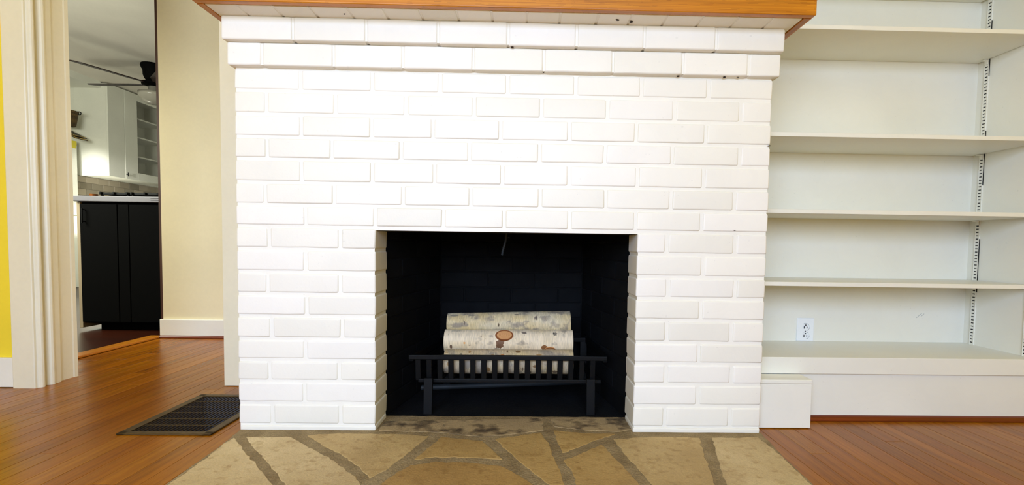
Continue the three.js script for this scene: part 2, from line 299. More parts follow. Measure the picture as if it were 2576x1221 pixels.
{
  const J = 0.0085;
  const put = (x0, x1, y0, y1, z, d, r, amp) => { const b = mesh('brick', brickGeo(x1 - x0, y1 - y0, d, r, amp), MAT.brick[Math.floor(rnd() * 3)], fire); b.position.set((x0 + x1) / 2, (y0 + y1) / 2, z + rr(-0.0008, 0.0008)); return b; };
  const course = (xs, y0, y1, z, d, r, amp, j = J) => { for (let i = 0; i + 1 < xs.length; i++) put(xs[i] + (i ? j / 2 : 0), xs[i + 1] - (i + 2 < xs.length ? j / 2 : 0), y0 + j / 2, y1 - j / 2, z, d, r, amp); };
  const EL = -0.8105, ER = 0.811;
  // head joints of each course, from the top course down
  const HJ = [[-0.615, -0.402, -0.199, 0.004, 0.21, 0.41, 0.614], [-0.717, -0.512, -0.301, -0.096, 0.107, 0.308, 0.513, 0.716], [-0.614, -0.404, -0.22, -0.016, 0.193, 0.397, 0.61], [-0.716, -0.523, -0.316, -0.109, 0.103, 0.303, 0.509, 0.717],
    [-0.614, -0.402, -0.214, -0.009, 0.194, 0.404, 0.607], [-0.723, -0.517, -0.309, -0.104, 0.107, 0.308, 0.509, 0.705], [-0.603, -0.393, -0.187, -0.002, 0.198, 0.401, 0.605]];
  const PJ = [[-0.713, -0.499, 0.5, 0.712], [-0.604, 0.614], [-0.718, -0.5, 0.507, 0.717], [-0.602, 0.611], [-0.707, -0.494, 0.507, 0.709], [-0.606, 0.609], [-0.715, -0.504, 0.508, 0.714], [-0.61, 0.61], [-0.708, -0.5, 0.508, 0.713]];
  const BY = [1.1035, 1.0358, 0.9667, 0.8992, 0.8334, 0.764, 0.6969, 0.6318, 0.5627, 0.493, 0.4258, 0.3581, 0.2884, 0.2224, 0.157, 0.0886, 0.0196];
  HJ.forEach((h, k) => course([EL, ...h, ER], BY[k + 1], BY[k], k < 2 ? -0.0012 : 0, 0.11, 0.005, 0.0011));
  PJ.forEach((h, k) => { course([EL, ...h.filter((x) => x < 0), OPEN_L], BY[k + 8], BY[k + 7], 0, JAMB, 0.006, 0.0016); course([OPEN_R, ...h.filter((x) => x > 0), ER], BY[k + 8], BY[k + 7], 0, JAMB, 0.006, 0.0016); });
  // corbelled courses and the header course under the mantel
  course([-0.819, -0.718, -0.51, -0.306, -0.098, 0.111, 0.318, 0.528, 0.726, 0.823], 1.1000, 1.1715, 0.018, 0.13, 0.0055, 0.0012, 0.0045);
  course([-0.824, -0.619, -0.408, -0.199, 0.005, 0.206, 0.406, 0.619, 0.824], 1.1665, 1.2385, 0.036, 0.15, 0.0055, 0.0012, 0.0045);
  const hx = [-0.8305]; for (let x = -0.742; x < 0.78; x += 0.1) hx.push(x + rr(-0.004, 0.004)); hx.push(0.8385);
  course(hx, 1.2335, 1.297, 0.0955, 0.2, 0.004, 0.0012, 0.004);
  // mortar behind the faces, painted with the bricks
  const q = 0.0038, mo = [];
  mo.push(bx(EL + q, OPEN_T - 0.004, -0.105, ER - q, 1.11, -q), bx(EL + q, 0.0, -0.117, OPEN_L - q, OPEN_T - 0.004, -q), bx(OPEN_R + q, 0.0, -0.117, ER - q, OPEN_T - 0.004, -q));
  mo.push(bx(-0.819 + q, 1.105, -0.1, 0.823 - q, 1.168, 0.018 - q), bx(-0.824 + q, 1.172, -0.1, 0.824 - q, 1.235, 0.036 - q), bx(-0.83 + q, 1.238, -0.1, 0.838 - q, 1.295, 0.0955 - q));
  mesh('mortar', mo, MAT.brick[0], fire);
  // bedding mortar at the hearth, a little proud and ragged
  for (const [a, b] of [[EL + 0.006, OPEN_L], [OPEN_R, ER - 0.003]]) { const m = mesh('mortar_bed', brickGeo(b - a, 0.0185, 0.11, 0.004, 0.0028), MAT.brick[1], fire); m.position.set((a + b) / 2, 0.0095, 0.0005); }
  // body of the chimney breast behind the face
  mesh('chimney_body', [bx(-0.8, 0, -0.449, OPEN_L - 0.03, 1.29, -0.104), bx(OPEN_R + 0.03, 0, -0.42, 0.8, 1.29, -0.104), bx(-0.8, 0.92, -0.42, 0.8, 1.29, -0.104)], MAT.brick[0], fire);
  mesh('lintel', [bx(OPEN_L - 0.02, 0.6235, -0.112, OPEN_R + 0.02, 0.6265, -0.012), bx(OPEN_L, 0.6235, -0.118, OPEN_R, 0.66, -0.112)], MAT.rust, fire, 'rusty steel lintel bar under the top of the opening');
  // chipped mortar: small dark holes under the corbels
  for (const [x, y, z, s] of [[0.319, 1.2352, 0.065, 5], [0.361, 1.2352, 0.055, 5], [-0.46, 1.2352, 0.06, 3.5], [0.517, 1.1002, 0.008, 4], [0.657, 1.1002, 0.009, 5], [0.699, 1.1002, 0.007, 3], [0.111, 1.1012, 0.011, 3], [0.017, 1.1675, 0.026, 4], [0.708, 0.64, -0.001, 3], [0.806, 0.9, 0.0, 4]]) {
    const g = new THREE.IcosahedronGeometry(s / 1000, 1); g.scale(rr(0.7, 1.5), 0.35, rr(0.7, 1.2)); const m = mesh('mortar_hole', clean(g), MAT.chip, fire); m.position.set(x, y, z); m.rotation.y = rr(0, 3);
  }
  kidNames(fire);
}
// black firebox behind the opening
const box = thing('firebox', 'sooty black firebrick firebox inside the white brick opening', 'firebox');
{
  const BL = [-0.30, -0.6], BR = [0.315, -0.6], FL = [OPEN_L - 0.004, -JAMB - 0.002], FR = [OPEN_R + 0.004, -JAMB - 0.002], CH = 0.066;
  const wallBricks = (A, B, n, rows, e0, e1) => {
    const L = Math.hypot(B[0] - A[0], B[1] - A[1]), dir = [(B[0] - A[0]) / L, (B[1] - A[1]) / L], ang = Math.atan2(-dir[1], dir[0]);
    const holder = (x, y, w) => { const b = mesh('firebrick', brickGeo(w - 0.005, CH - 0.005, 0.05, 0.003, 0.0008), MAT.firebrick[Math.floor(rnd() * 3)], box); b.position.set(A[0] + dir[0] * x, y, A[1] + dir[1] * x); b.rotation.y = ang; };
    for (let k = 0; k < rows; k++) { const bw = L / n, sh = k % 2; if (!sh) for (let i = 0; i < n; i++) holder((i + 0.5) * bw, 0.004 + (k + 0.5) * CH, bw); else { holder(bw / 4, 0.004 + (k + 0.5) * CH, bw / 2); for (let i = 0; i < n - 1; i++) holder((i + 1) * bw, 0.004 + (k + 0.5) * CH, bw); holder(L - bw / 4, 0.004 + (k + 0.5) * CH, bw / 2); } }
    const p = bx(-L / 2 - e0, 0, -0.07, L / 2 + e1, 0.9, -0.003); p.rotateY(ang); p.translate((A[0] + B[0]) / 2, 0, (A[1] + B[1]) / 2);
    mesh('joint_panel', p, MAT.ash, box);
  };
  wallBricks(BL, BR, 3, 13, 0.05, 0.05);
  wallBricks(FL, BL, 2, 13, 0, 0.06);
  wallBricks(BR, FR, 2, 13, 0.06, 0);
  mesh('firebox_floor', bx(-0.45, -0.02, -0.66, 0.46, 0.0035, -0.124, 0.002), MAT.ash, box);
  mesh('throat', [bx(-0.46, 0.86, -0.68, 0.48, 0.9, -0.11)], MAT.black, box);
  const hook = new THREE.TubeGeometry(new THREE.CatmullRomCurve3([[-0.001, 0.70, -0.25], [-0.004, 0.625, -0.25], [-0.009, 0.59, -0.247], [-0.0155, 0.566, -0.245], [-0.018, 0.549, -0.238]].map((p) => new THREE.Vector3(...p))), 20, 0.0042, 8);
  mesh('damper_handle', [clean(hook), rod([0.001, 0.612, -0.25], [0.008, 0.611, -0.25], 0.0018, 8)], MAT.pipe, box, 'thin grey iron damper handle hanging down');
  kidNames(box);
}
// oak mantel wrapped round the top courses
const mantel = thing('mantel', 'orange oak mantel shelf boxed around the top of the white brick', 'mantel');
{
  mesh('front_board', bx(-0.851, 1.2357, 0.0975, 0.864, 1.2762, 0.1185, 0.003, 'x'), MAT.oak, mantel);
  mesh('side_board', bx(-0.851, 1.2357, -0.45, -0.8315, 1.2762, 0.0972, 0.002, 'z', 0.4, 0.1), MAT.oak, mantel);
  mesh('side_board', bx(0.8425, 1.2357, -0.118, 0.864, 1.2762, 0.0972, 0.002, 'z', 0.9, 0.2), MAT.oak, mantel);
  mesh('top_board', bx(-0.864, 1.298, -0.12, 0.877, 1.323, 0.1225, 0.004, 'x', 0.3, 0.15), MAT.oak, mantel);
  mesh('bed_moulding', bx(-0.853, 1.2764, -0.11, 0.866, 1.2978, 0.1185, 0.003, 'x', 0.7, 0.05), MAT.oak, mantel);
  kidNames(mantel);
}

// ---------------------------------------------------------------- flagstone hearth
const hearth = thing('hearth', 'flagstone hearth of tan irregular slabs with dark mortar joints', 'hearth');
{
  const flat = (pts, depth, y, bevel, jit) => {
    const P = [];
    for (let i = 0; i < pts.length; i++) {
      const [ax, az] = pts[i], [bx_, bz] = pts[(i + 1) % pts.length], L = Math.hypot(bx_ - ax, bz - az), n = Math.max(1, Math.round(L / 0.014)), nxn = (bz - az) / L, nzn = -(bx_ - ax) / L;
      for (let k = 0; k < n; k++) { const t = k / n, x = ax + (bx_ - ax) * t, z = az + (bz - az) * t, d = k ? jit * (nz(x * 38, z * 38, 5) + 0.6 * nz(x * 110, z * 110, 9)) : 0; P.push(new THREE.Vector2(x + nxn * d, -(z + nzn * d))); }
    }
    const g = new THREE.ExtrudeGeometry(new THREE.Shape(P), { depth, bevelEnabled: bevel > 0, bevelThickness: bevel, bevelSize: bevel, bevelOffset: 0, bevelSegments: 2 });
    g.rotateX(-Math.PI / 2); g.translate(0, y - depth - bevel, 0); return metric(g, 'x');
  };
  const S = [
    [[-0.785, 0.065], [-0.701, 0.156], [-0.614, 0.247], [-0.532, 0.331], [-0.388, 0.486], [-0.763, 0.488], [-0.772, 0.333], [-0.777, 0.209], [-0.787, 0.096]],
    [[-0.752, 0.059], [-0.625, 0.057], [-0.515, 0.146], [-0.439, 0.205], [-0.362, 0.281], [-0.325, 0.329], [-0.205, 0.486], [-0.355, 0.486], [-0.497, 0.331], [-0.53, 0.297], [-0.611, 0.207], [-0.694, 0.123]],
    [[-0.578, 0.045], [-0.496, 0.029], [-0.316, 0.032], [-0.222, 0.045], [-0.257, 0.168], [-0.286, 0.254], [-0.313, 0.295], [-0.349, 0.248], [-0.427, 0.17], [-0.508, 0.108]],
    [[-0.178, 0.05], [-0.057, 0.077], [-0.012, 0.157], [0.007, 0.191], [-0.082, 0.182], [-0.173, 0.179], [-0.225, 0.196]],
    [[-0.275, 0.325], [-0.252, 0.268], [-0.227, 0.23], [-0.167, 0.211], [-0.078, 0.215], [0.009, 0.234], [0.064, 0.295], [0.088, 0.326], [0.151, 0.484], [-0.193, 0.486], [-0.272, 0.363]],
    [[-0.016, 0.062], [0.119, 0.013], [0.139, 0.101], [0.148, 0.18], [0.16, 0.275], [0.164, 0.325], [0.176, 0.484], [0.193, 0.484], [0.173, 0.441], [0.133, 0.326], [0.097, 0.273], [0.052, 0.195]].filter((p) => p[1] < 0.44),
    [[0.162, -0.006], [0.254, 0.017], [0.346, 0.019], [0.284, 0.061], [0.22, 0.116], [0.176, 0.15], [0.169, 0.093]],
    [[0.176, 0.198], [0.234, 0.149], [0.292, 0.097], [0.316, 0.19], [0.337, 0.269], [0.346, 0.324], [0.368, 0.483], [0.21, 0.484], [0.196, 0.325], [0.193, 0.27]],
    [[0.338, 0.06], [0.458, 0.038], [0.599, 0.044], [0.571, 0.155], [0.546, 0.267], [0.532, 0.322], [0.49, 0.483], [0.406, 0.483], [0.381, 0.324], [0.371, 0.262], [0.354, 0.184]],
    [[0.642, 0.044], [0.783, 0.036], [0.785, 0.155], [0.773, 0.32], [0.757, 0.482], [0.523, 0.483], [0.565, 0.322], [0.579, 0.266], [0.609, 0.155]],
    [[-0.384, -0.069], [-0.191, -0.082], [0.129, -0.106], [0.127, -0.006], [0.021, 0.027], [-0.055, 0.045], [-0.199, 0.012], [-0.379, 0.003]],
    [[0.159, -0.106], [0.406, -0.115], [0.409, -0.017], [0.369, -0.003], [0.257, -0.011], [0.165, -0.038]],
  ];
  const tone = [0, 0, 1, 2, 3, 2, 2, 2, 1, 0];
  S.forEach((p, i) => mesh('stone', flat(p, 0.008, 0.0072, 0.002, 0.005), i < 10 ? MAT.stones[tone[i]] : MAT.soot, hearth));
  const E = [[-0.806, 0.0], [-0.8, 0.03], [-0.79, 0.12], [-0.782, 0.32], [-0.77, 0.5], [0.765, 0.5], [0.779, 0.32], [0.79, 0.16], [0.806, 0.05], [0.812, -0.008], [0.412, 0.0], [0.412, -0.124], [-0.395, -0.124], [-0.395, 0.0]];
  mesh('mortar', flat(E, 0.012, 0.0058, 0, 0.003), MAT.grout, hearth, 'dark mortar between the slabs');
  kidNames(hearth);
}

// ---------------------------------------------------------------- grate, logs, lighter pipe
const grate = thing('fireplace_grate', 'black iron basket grate standing in the firebox under the logs', 'grate', [0, 0.0035, -0.165]);
{
  const R = (z) => z + 0.165, yT = 0.2005, yB = 0.119;
  mesh('front_rail', [bar([-0.331, yT - 0.008, R(-0.165)], [0.354, yT - 0.008, R(-0.168)], 0.012, 0.017, 0.003)], MAT.iron, grate);
  mesh('side_rail', bar([-0.325, yT - 0.012, R(-0.168)], [-0.262, yT - 0.012, R(-0.49)], 0.016, 0.024, 0.003), MAT.iron, grate);
  mesh('side_rail', bar([0.348, yT - 0.012, R(-0.17)], [0.33, yT - 0.012, R(-0.51)], 0.016, 0.024, 0.003), MAT.iron, grate);
  mesh('back_rail', bar([-0.262, yT - 0.012, R(-0.49)], [0.33, yT - 0.012, R(-0.51)], 0.012, 0.02, 0.003), MAT.iron, grate);
  mesh('lower_rail', bar([-0.30, yB - 0.009, R(-0.172)], [0.335, yB - 0.009, R(-0.174)], 0.012, 0.014, 0.003), MAT.iron, grate);
  for (let k = 0; k < 17; k++) { const x = -0.2995 + k * 0.0377; mesh('bar', [bar([x, yT - 0.01, R(-0.166)], [x, yB - 0.004, R(-0.173)], 0.0185, 0.008, 0.002), bar([x, yB - 0.004, R(-0.17)], [x * 0.95 + 0.01, yB - 0.002, R(-0.49)], 0.0185, 0.01, 0.002)], MAT.iron, grate); }
  for (const [x, z, y] of [[-0.261, -0.145, yB + 0.004], [0.296, -0.147, yB + 0.004], [-0.25, -0.48, yT - 0.014], [0.315, -0.5, yT - 0.014]]) mesh('leg', bar([x, 0, R(z)], [x, y, R(z) - 0.01], 0.03, 0.012, 0.002), MAT.iron, grate);
  kidNames(grate);
}
function bark(kind) {
  const w = 1024, h = 512, c = document.createElement('canvas'); c.width = w; c.height = h; const x = c.getContext('2d');
  const im = x.createImageData(w, h), s = kind * 37;
  const base = [[214, 199, 164], [230, 211, 178], [190, 168, 134], [200, 186, 160]][kind], gold = [206, 180, 124], grey = [142, 130, 114];
  for (let j = 0; j < h; j++) for (let i = 0; i < w; i++) {
    const u = i / w, v = j / h, a = fbm(u, v, 5, 5, 5, s), b = fbm(u, v, 14, 10, 4, s + 9), f = fbm(u, v, 170, 16, 2, s + 17);
    let col = mix(base, gold, Math.max(0, Math.min(0.75, (a - 0.45) * (kind === 1 ? 1.2 : 2.4))));
    col = mix(col, grey, Math.max(0, Math.min(0.8, (b - (kind === 1 ? 0.66 : 0.53)) * 4)));
    col = col.map((q) => q * (0.9 + 0.2 * f)); const k = (j * w + i) * 4; im.data[k] = col[0]; im.data[k + 1] = col[1]; im.data[k + 2] = col[2]; im.data[k + 3] = 255;
  }
  x.putImageData(im, 0, 0);
  const n = kind === 1 ? 260 : 900;                       // lenticels run round the log
  for (let k = 0; k < n; k++) { const r = rnd(); x.fillStyle = r < 0.4 ? 'rgba(92,78,60,0.5)' : r < 0.75 ? 'rgba(240,226,170,0.8)' : 'rgba(150,120,80,0.5)'; x.fillRect(rnd() * w, rnd() * h, rr(1, 2.6), rr(4, kind === 1 ? 10 : 20)); }
  const blot = (u, v, rx, ry, col, m = 18) => { x.fillStyle = col; x.beginPath(); for (let k = 0; k <= m; k++) { const t = k / m * 2 * Math.PI, q = rr(0.65, 1.15); x.lineTo(u * w + Math.cos(t) * rx * q, (1 - v) * h + Math.sin(t) * ry * q); } x.fill(); };
  if (kind === 0) { blot(0.145, 0.53, 5, 17, '#6f5f4c'); blot(0.42, 0.5, 6, 15, '#6b563c'); blot(0.42, 0.49, 3, 8, '#453726'); blot(0.72, 0.6, 16, 20, '#8a7c6a'); blot(0.72, 0.6, 7, 10, '#5d5348'); blot(0.34, 0.39, 34, 9, '#8c7c66'); blot(0.06, 0.66, 40, 12, '#8f8672'); blot(0.2, 0.66, 34, 9, '#8d806c'); blot(0.56, 0.66, 20, 6, '#7b6e5b'); }
  if (kind === 1) { blot(0.437, 0.505, 34, 34, '#77553a'); blot(0.425, 0.46, 24, 20, '#6f4e34'); blot(0.405, 0.42, 15, 4, '#4a3320'); blot(0.41, 0.40, 12, 4, '#4a3320'); blot(0.055, 0.445, 12, 17, '#6e5640'); blot(0.775, 0.44, 26, 30, '#8a5a30'); blot(0.805, 0.40, 40, 26, '#84542c'); blot(0.62, 0.66, 22, 12, '#7d7062'); blot(0.86, 0.64, 18, 14, '#857a68'); blot(0.85, 0.655, 7, 5, '#2e2822'); blot(0.16, 0.5, 10, 10, '#e0a86a'); blot(0.2, 0.47, 10, 2, '#6a5640'); blot(0.29, 0.59, 4, 9, '#b09a7c'); }
  if (kind === 2) { for (let k = 0; k < 26; k++) blot(rnd(), rr(0.3, 0.7), rr(6, 26), rr(5, 22), ['#7c5c36', '#8d6b40', '#6f5a40', '#a07c4c'][k % 4]); blot(0.13, 0.62, 14, 16, '#74684e'); blot(0.07, 0.6, 10, 14, '#8a6a42'); blot(0.45, 0.63, 16, 6, '#b0743c'); }
  const t = new THREE.CanvasTexture(c); t.colorSpace = THREE.SRGBColorSpace; t.wrapS = t.wrapT = THREE.RepeatWrapping; return std({ map: t, roughness: 0.7 });
}
const cutTex = tex(128, 128, (u, v) => { const d = Math.hypot(u - 0.5, v - 0.5) * 2, r = 0.5 + 0.5 * Math.sin(d * 42 + fbm(u, v, 4, 4, 2, 5) * 5); return d > 0.82 ? mix([150, 84, 34], [118, 64, 26], r) : mix([214, 160, 104], [196, 136, 80], r); }, 1, 1);
const cutMat = std({ map: cutTex, roughness: 0.8 });
function logGeo(len, rL, rR, s, wob = 0.0016) {
  const N = 48, A = 40, pos = [], uv = [], idx = [];
  for (let i = 0; i <= N; i++) for (let a = 0; a <= A; a++) {
    const t = i / N, th = (a / A - 0.5) * 2 * Math.PI, aa = (a % A) / A * 6.2832;
    const r = rL + (rR - rL) * t + wob * nz(t * 5 + s, Math.cos(aa) * 1.2, Math.sin(aa) * 1.2) + 0.0005 * nz(t * 60 + s, Math.cos(aa) * 6, Math.sin(aa) * 6);
    pos.push((t - 0.5) * len, r * Math.sin(th), r * Math.cos(th)); uv.push(t, a / A);
    if (i < N && a < A) { const k = i * (A + 1) + a; idx.push(k, k + A + 1, k + 1, k + 1, k + A + 1, k + A + 2); }
  }
  const g = new THREE.BufferGeometry(); g.setAttribute('position', new THREE.Float32BufferAttribute(pos, 3)); g.setAttribute('uv', new THREE.Float32BufferAttribute(uv, 2)); g.setIndex(idx); g.computeVertexNormals();
  return g;
}
function log(label, kind, len, rL, rR, [x, y, z], tilt, yaw) {
  const o = thing('birch_log', label, 'log', [x, y, z], 'birch logs on the grate'); o.rotation.set(0, yaw, tilt);
  mesh('bark', logGeo(len, rL, rR, kind * 13), bark(kind), o);
  for (const s of [-1, 1]) { const g = clean(new THREE.CircleGeometry((s < 0 ? rL : rR) - 0.0008, 28)); g.rotateY(s * Math.PI / 2); g.translate(s * (len / 2 - 0.0006), 0, 0); mesh('cut_end', g, cutMat, o); }
  return o;
}
const scar = (o, u, ang, rx, ry, rad) => {          // sawn branch stub
  const g = clean(new THREE.CylinderGeometry(1, 1.04, 0.008, 28)); g.scale(rx, 1, ry); g.rotateX(Math.PI / 2); g.translate(0, 0, rad); g.rotateX(-ang); g.translate(u, 0, 0);
  mesh('branch_scar', g, cutMat, o, 'orange sawn branch scar');
};
const l1 = log('front birch log seen through the bars, lowest of the stack', 2, 0.456, 0.0425, 0.0435, [0.0118, 0.1675, -0.2285], 0.004, 0.004);
const l2 = log('smooth pale birch log with an orange branch scar, middle of the stack', 1, 0.470, 0.0415, 0.0445, [0.0085, 0.2283, -0.2895], 0.002, 0.0);
const l3 = log('flecked yellow-grey birch log on top of the stack', 0, 0.467, 0.0385, 0.046, [0.0065, 0.2855, -0.3525], 0.013, 0.0);
const l4 = log('thick birch log at the back holding up the other logs', 3, 0.44, 0.056, 0.056, [0.02, 0.1800, -0.383], 0, 0.01);
scar(l2, -0.016, 0.72, 0.033, 0.021, 0.0405); scar(l2, 0.151, -0.62, 0.022, 0.016, 0.041);
for (const l of [l1, l2, l3, l4]) kidNames(l);
const pipe = thing('lighter_pipe', 'grey iron gas pipe lying behind the grate legs', 'pipe', [-0.381, 0.0145, -0.40]);
mesh('pipe_run', rod([0, 0, 0], [0.72, 0.0, -0.108], 0.0105), MAT.pipe, pipe);
mesh('coupling', [rod([-0.012, 0, 0.002], [0.02, 0, -0.003], 0.0145), rod([0.02, 0, -0.003], [0.026, 0, -0.004], 0.0165)], MAT.iron, pipe);

// ---------------------------------------------------------------- floor register
const reg = thing('floor_register', 'bronze floor register with a dark grid beside the brick', 'vent', [-1.012, 0.0, -0.148]);
{
  const x0 = -0.14, x1 = 0.14, z0 = -0.185, z1 = 0.184, b = 0.026, y = 0.0055;
  mesh('frame', [bx(x0, 0, z0, x0 + b, y, z1, 0.0025), bx(x1 - b, 0, z0, x1, y, z1, 0.0025), bx(x0, 0, z0, x1, y, z0 + b * 0.8, 0.0025), bx(x0, 0, z1 - b * 0.8, x1, y, z1, 0.0025)], MAT.bronze, reg);
  const dx0 = -0.118, dx1 = 0.118, dz0 = -0.168, dz1 = 0.167, dy = -0.4;          // sheet-metal duct going down under the grid
  mesh('duct', [bx(dx0, dy, dz0, dx0 + 0.002, -0.0005, dz1), bx(dx1 - 0.002, dy, dz0, dx1, -0.0005, dz1), bx(dx0, dy, dz0, dx1, -0.0005, dz0 + 0.002), bx(dx0, dy, dz1 - 0.002, dx1, -0.0005, dz1), bx(dx0, dy - 0.002, dz0, dx1, dy, dz1)], MAT.steel, reg);
  for (let i = 0; i < 18; i++) { const x = x0 + b + 0.006 + i * 0.01275; mesh('louver', bx(x - 0.0006, -0.0005, z0 + 0.02, x + 0.0006, 0.0028, z1 - 0.02), MAT.louver, reg); }
  for (let i = 1; i < 6; i++) { const z = z0 + 0.02 + i * (z1 - z0 - 0.04) / 6; mesh('cross_bar', bx(x0 + 0.02, 0.0005, z - 0.0008, x1 - 0.02, 0.0034, z + 0.0008), MAT.bronze, reg); }
  kidNames(reg);
}

// ---------------------------------------------------------------- built-in bookcase
const BX = 1.833, BZ = -0.4, FZ = -0.118, BASE = 0.2188;
const book = thing('bookcase', 'white built-in bookcase right of the brick fireplace', 'bookcase');
{
  mesh('back_panel', bx(0.8, BASE - 0.02, BZ - 0.02, BX + 0.01, 2.3, BZ), MAT.paint, book);
  mesh('side_panel', bx(BX, 0.16, BZ - 0.01, BX + 0.024, 2.3, FZ + 0.004, 0.002, 'y'), MAT.paint, book);
  mesh('side_panel', bx(0.802, 0.18, BZ - 0.01, 0.822, 2.3, FZ, 0, 'y'), MAT.paint, book);
  mesh('base_shelf', bx(0.822, BASE - 0.02, BZ, BX, BASE, FZ - 0.0005), MAT.paint, book);
  mesh('fascia', bx(0.812, 0.1625, FZ - 0.02, 1.861, BASE + 0.0004, FZ, 0.0015), MAT.paint, book);
  mesh('toe_panel', bx(0.812, 0.001, -0.15, 1.861, 0.17, -0.1305), MAT.paint, book);
  mesh('scuff_mark', [bar([1.637, 0.317, BZ + 0.0004], [1.659, 0.336, BZ + 0.0004], 0.0014, 0.0006, 0.0002), bar([1.655, 0.322, BZ + 0.0004], [1.668, 0.334, BZ + 0.0004], 0.0014, 0.0006, 0.0002)], std({ color: 0x9aa0a0, roughness: 0.8 }), book, 'grey scuff mark on the back panel');
  for (const z of [-0.362, -0.166]) {
    const st = mesh('shelf_standard', [bx(BX - 0.0045, BASE, z - 0.0085, BX, 2.3, z - 0.0075), bx(BX - 0.0045, BASE, z + 0.0075, BX, 2.3, z + 0.0085), bx(BX - 0.0035, BASE, z - 0.0085, BX, 2.3, z + 0.0085, 0, 'y')], MAT.paint, book);
    const g = []; for (let y = BASE + 0.008; y < 2.28; y += 0.0127) g.push(bx(BX - 0.0042, y, z - 0.0045, BX - 0.0034, y + 0.0036, z + 0.0045));
    mesh('slots', g, MAT.slot, st).userData.kind = 'stuff';
  }
  for (const y of [0.459, 0.7065, 0.9627, 1.3228, 1.5565]) mesh('shelf_clip', [bx(BX - 0.02, y - 0.0045, -0.369, BX - 0.004, y - 0.0008, -0.355, 0.001), bx(BX - 0.008, y - 0.018, -0.368, BX - 0.004, y - 0.001, -0.356, 0.001)], MAT.paint, book, 'small painted clip under a shelf');
  kidNames(book);
}
const SH = [[0.459, -0.14, 'lowest white adjustable shelf of the bookcase, its top just visible'], [0.7065, -0.14, 'white adjustable bookcase shelf at about eye level, second from the bottom'], [0.9627, -0.133, 'white adjustable bookcase shelf in the middle, third from the bottom'], [1.3228, -0.147, 'high white adjustable bookcase shelf level with the mantel'], [1.5565, -0.14, 'topmost white shelf of the bookcase, only its underside showing']];
for (const [y, z, label] of SH) tag(mesh('shelf', bx(0.823, y, BZ + 0.001, BX - 0.0055, y + 0.0145, z, 0.0015), MAT.paint), label, 'shelf', 'adjustable shelves of the bookcase');
struct('trim_2', [(() => { const g = new THREE.CylinderGeometry(0.0165, 0.0165, 0.86, 12, 1, false, 0, Math.PI / 2); g.rotateZ(Math.PI / 2); g.translate(1.431, 0.0006, -0.1305); return metric(g, 'x'); })()], MAT.oakRed, 'red-brown oak quarter round along the foot of the bookcase');
{
  const o = thing('boxed_step', 'small white painted box with a lid between brick and bookcase', 'box', [0.9075, 0, -0.0835]);
  mesh('body', bx(-0.0965, 0.0022, -0.034, 0.0935, 0.1465, 0.0345, 0.0015), MAT.paint, o);
  mesh('lid', bx(-0.0965, 0.1472, -0.034, 0.0945, 0.1618, 0.0355, 0.003), MAT.paint, o);
}
{
  const o = thing('wall_outlet', 'white duplex wall outlet on the bookcase back above the base', 'outlet', [1.1868, 0, BZ]);
  mesh('cover_plate', bx(-0.0345, BASE + 0.0006, 0, 0.0335, 0.3115, 0.0045, 0.002), MAT.plastic, o);
  for (const y of [0.2752, 0.2415]) {
    const r = mesh('receptacle', (() => { const s = new THREE.Shape(); s.absarc(0, 0, 0.0168, 0, 7); const g = new THREE.ExtrudeGeometry(s, { depth: 0.0025, bevelEnabled: true, bevelSize: 0.0006, bevelThickness: 0.0006, bevelSegments: 1, curveSegments: 24 }); g.scale(1, 0.83, 1); g.translate(-0.0013, y, 0.0042); return clean(g); })(), MAT.plastic, o);
    mesh('slots', [bx(-0.0083, y - 0.0055, 0.0068, -0.0058, y + 0.0035, 0.0076), bx(0.0032, y - 0.0045, 0.0068, 0.0052, y + 0.0025, 0.0076), rod([-0.0012, y + 0.0082, 0.0066], [-0.0012, y + 0.0082, 0.0076], 0.0024, 12)], MAT.slot, r);
    mesh('rim', (() => { const g = new THREE.TorusGeometry(0.0175, 0.0007, 6, 32, Math.PI * 1.05); g.rotateZ(-Math.PI * 0.42); g.scale(1, 0.83, 1); g.translate(-0.0013, y, 0.0046); return clean(g); })(), MAT.rim, r);
  }
  mesh('screw', rod([-0.0012, 0.2584, 0.0044], [-0.0012, 0.2584, 0.0054], 0.0026, 12), MAT.steel, o);
  kidNames(o);
}

// ---------------------------------------------------------------- kitchen seen through the hall
struct('floor_kitchen', [bx(-6.5, -0.12, -6.5, -2.18, -0.004, -0.56, 0, 'x')], MAT.darkFloor, 'dark brown kitchen floor');
struct('ceiling_kitchen', [bx(-6.5, 2.52, -6.5, -2.12, 2.64, -0.5), bx(-2.24, 2.52, -6.5, -1.8, 2.64, -1.5)], MAT.kceil, 'grey kitchen ceiling');
struct('wall_kitchen', [bx(-6.6, 0, -6.6, -1.7, 2.52, -6.5), bx(-6.6, 0, -6.5, -6.5, 2.52, -0.56), bx(-6.5, 0, -0.6, -2.24, 2.52, -0.56), bx(-1.9, 0, -6.5, -1.8, 2.52, -1.515)], MAT.kwall, 'pale kitchen walls');
struct('wall_kitchen_panel', [bx(-6.5, 1.372, -4.6, -5.46, 2.52, -4.484), bx(-6.5, 0, -6.5, -5.46, 2.52, -4.6), bx(-6.5, 2.44, -4.477, -5.16, 2.52, -3.6)], MAT.kwall, 'pale wall panel and soffit beside the kitchen cabinet');
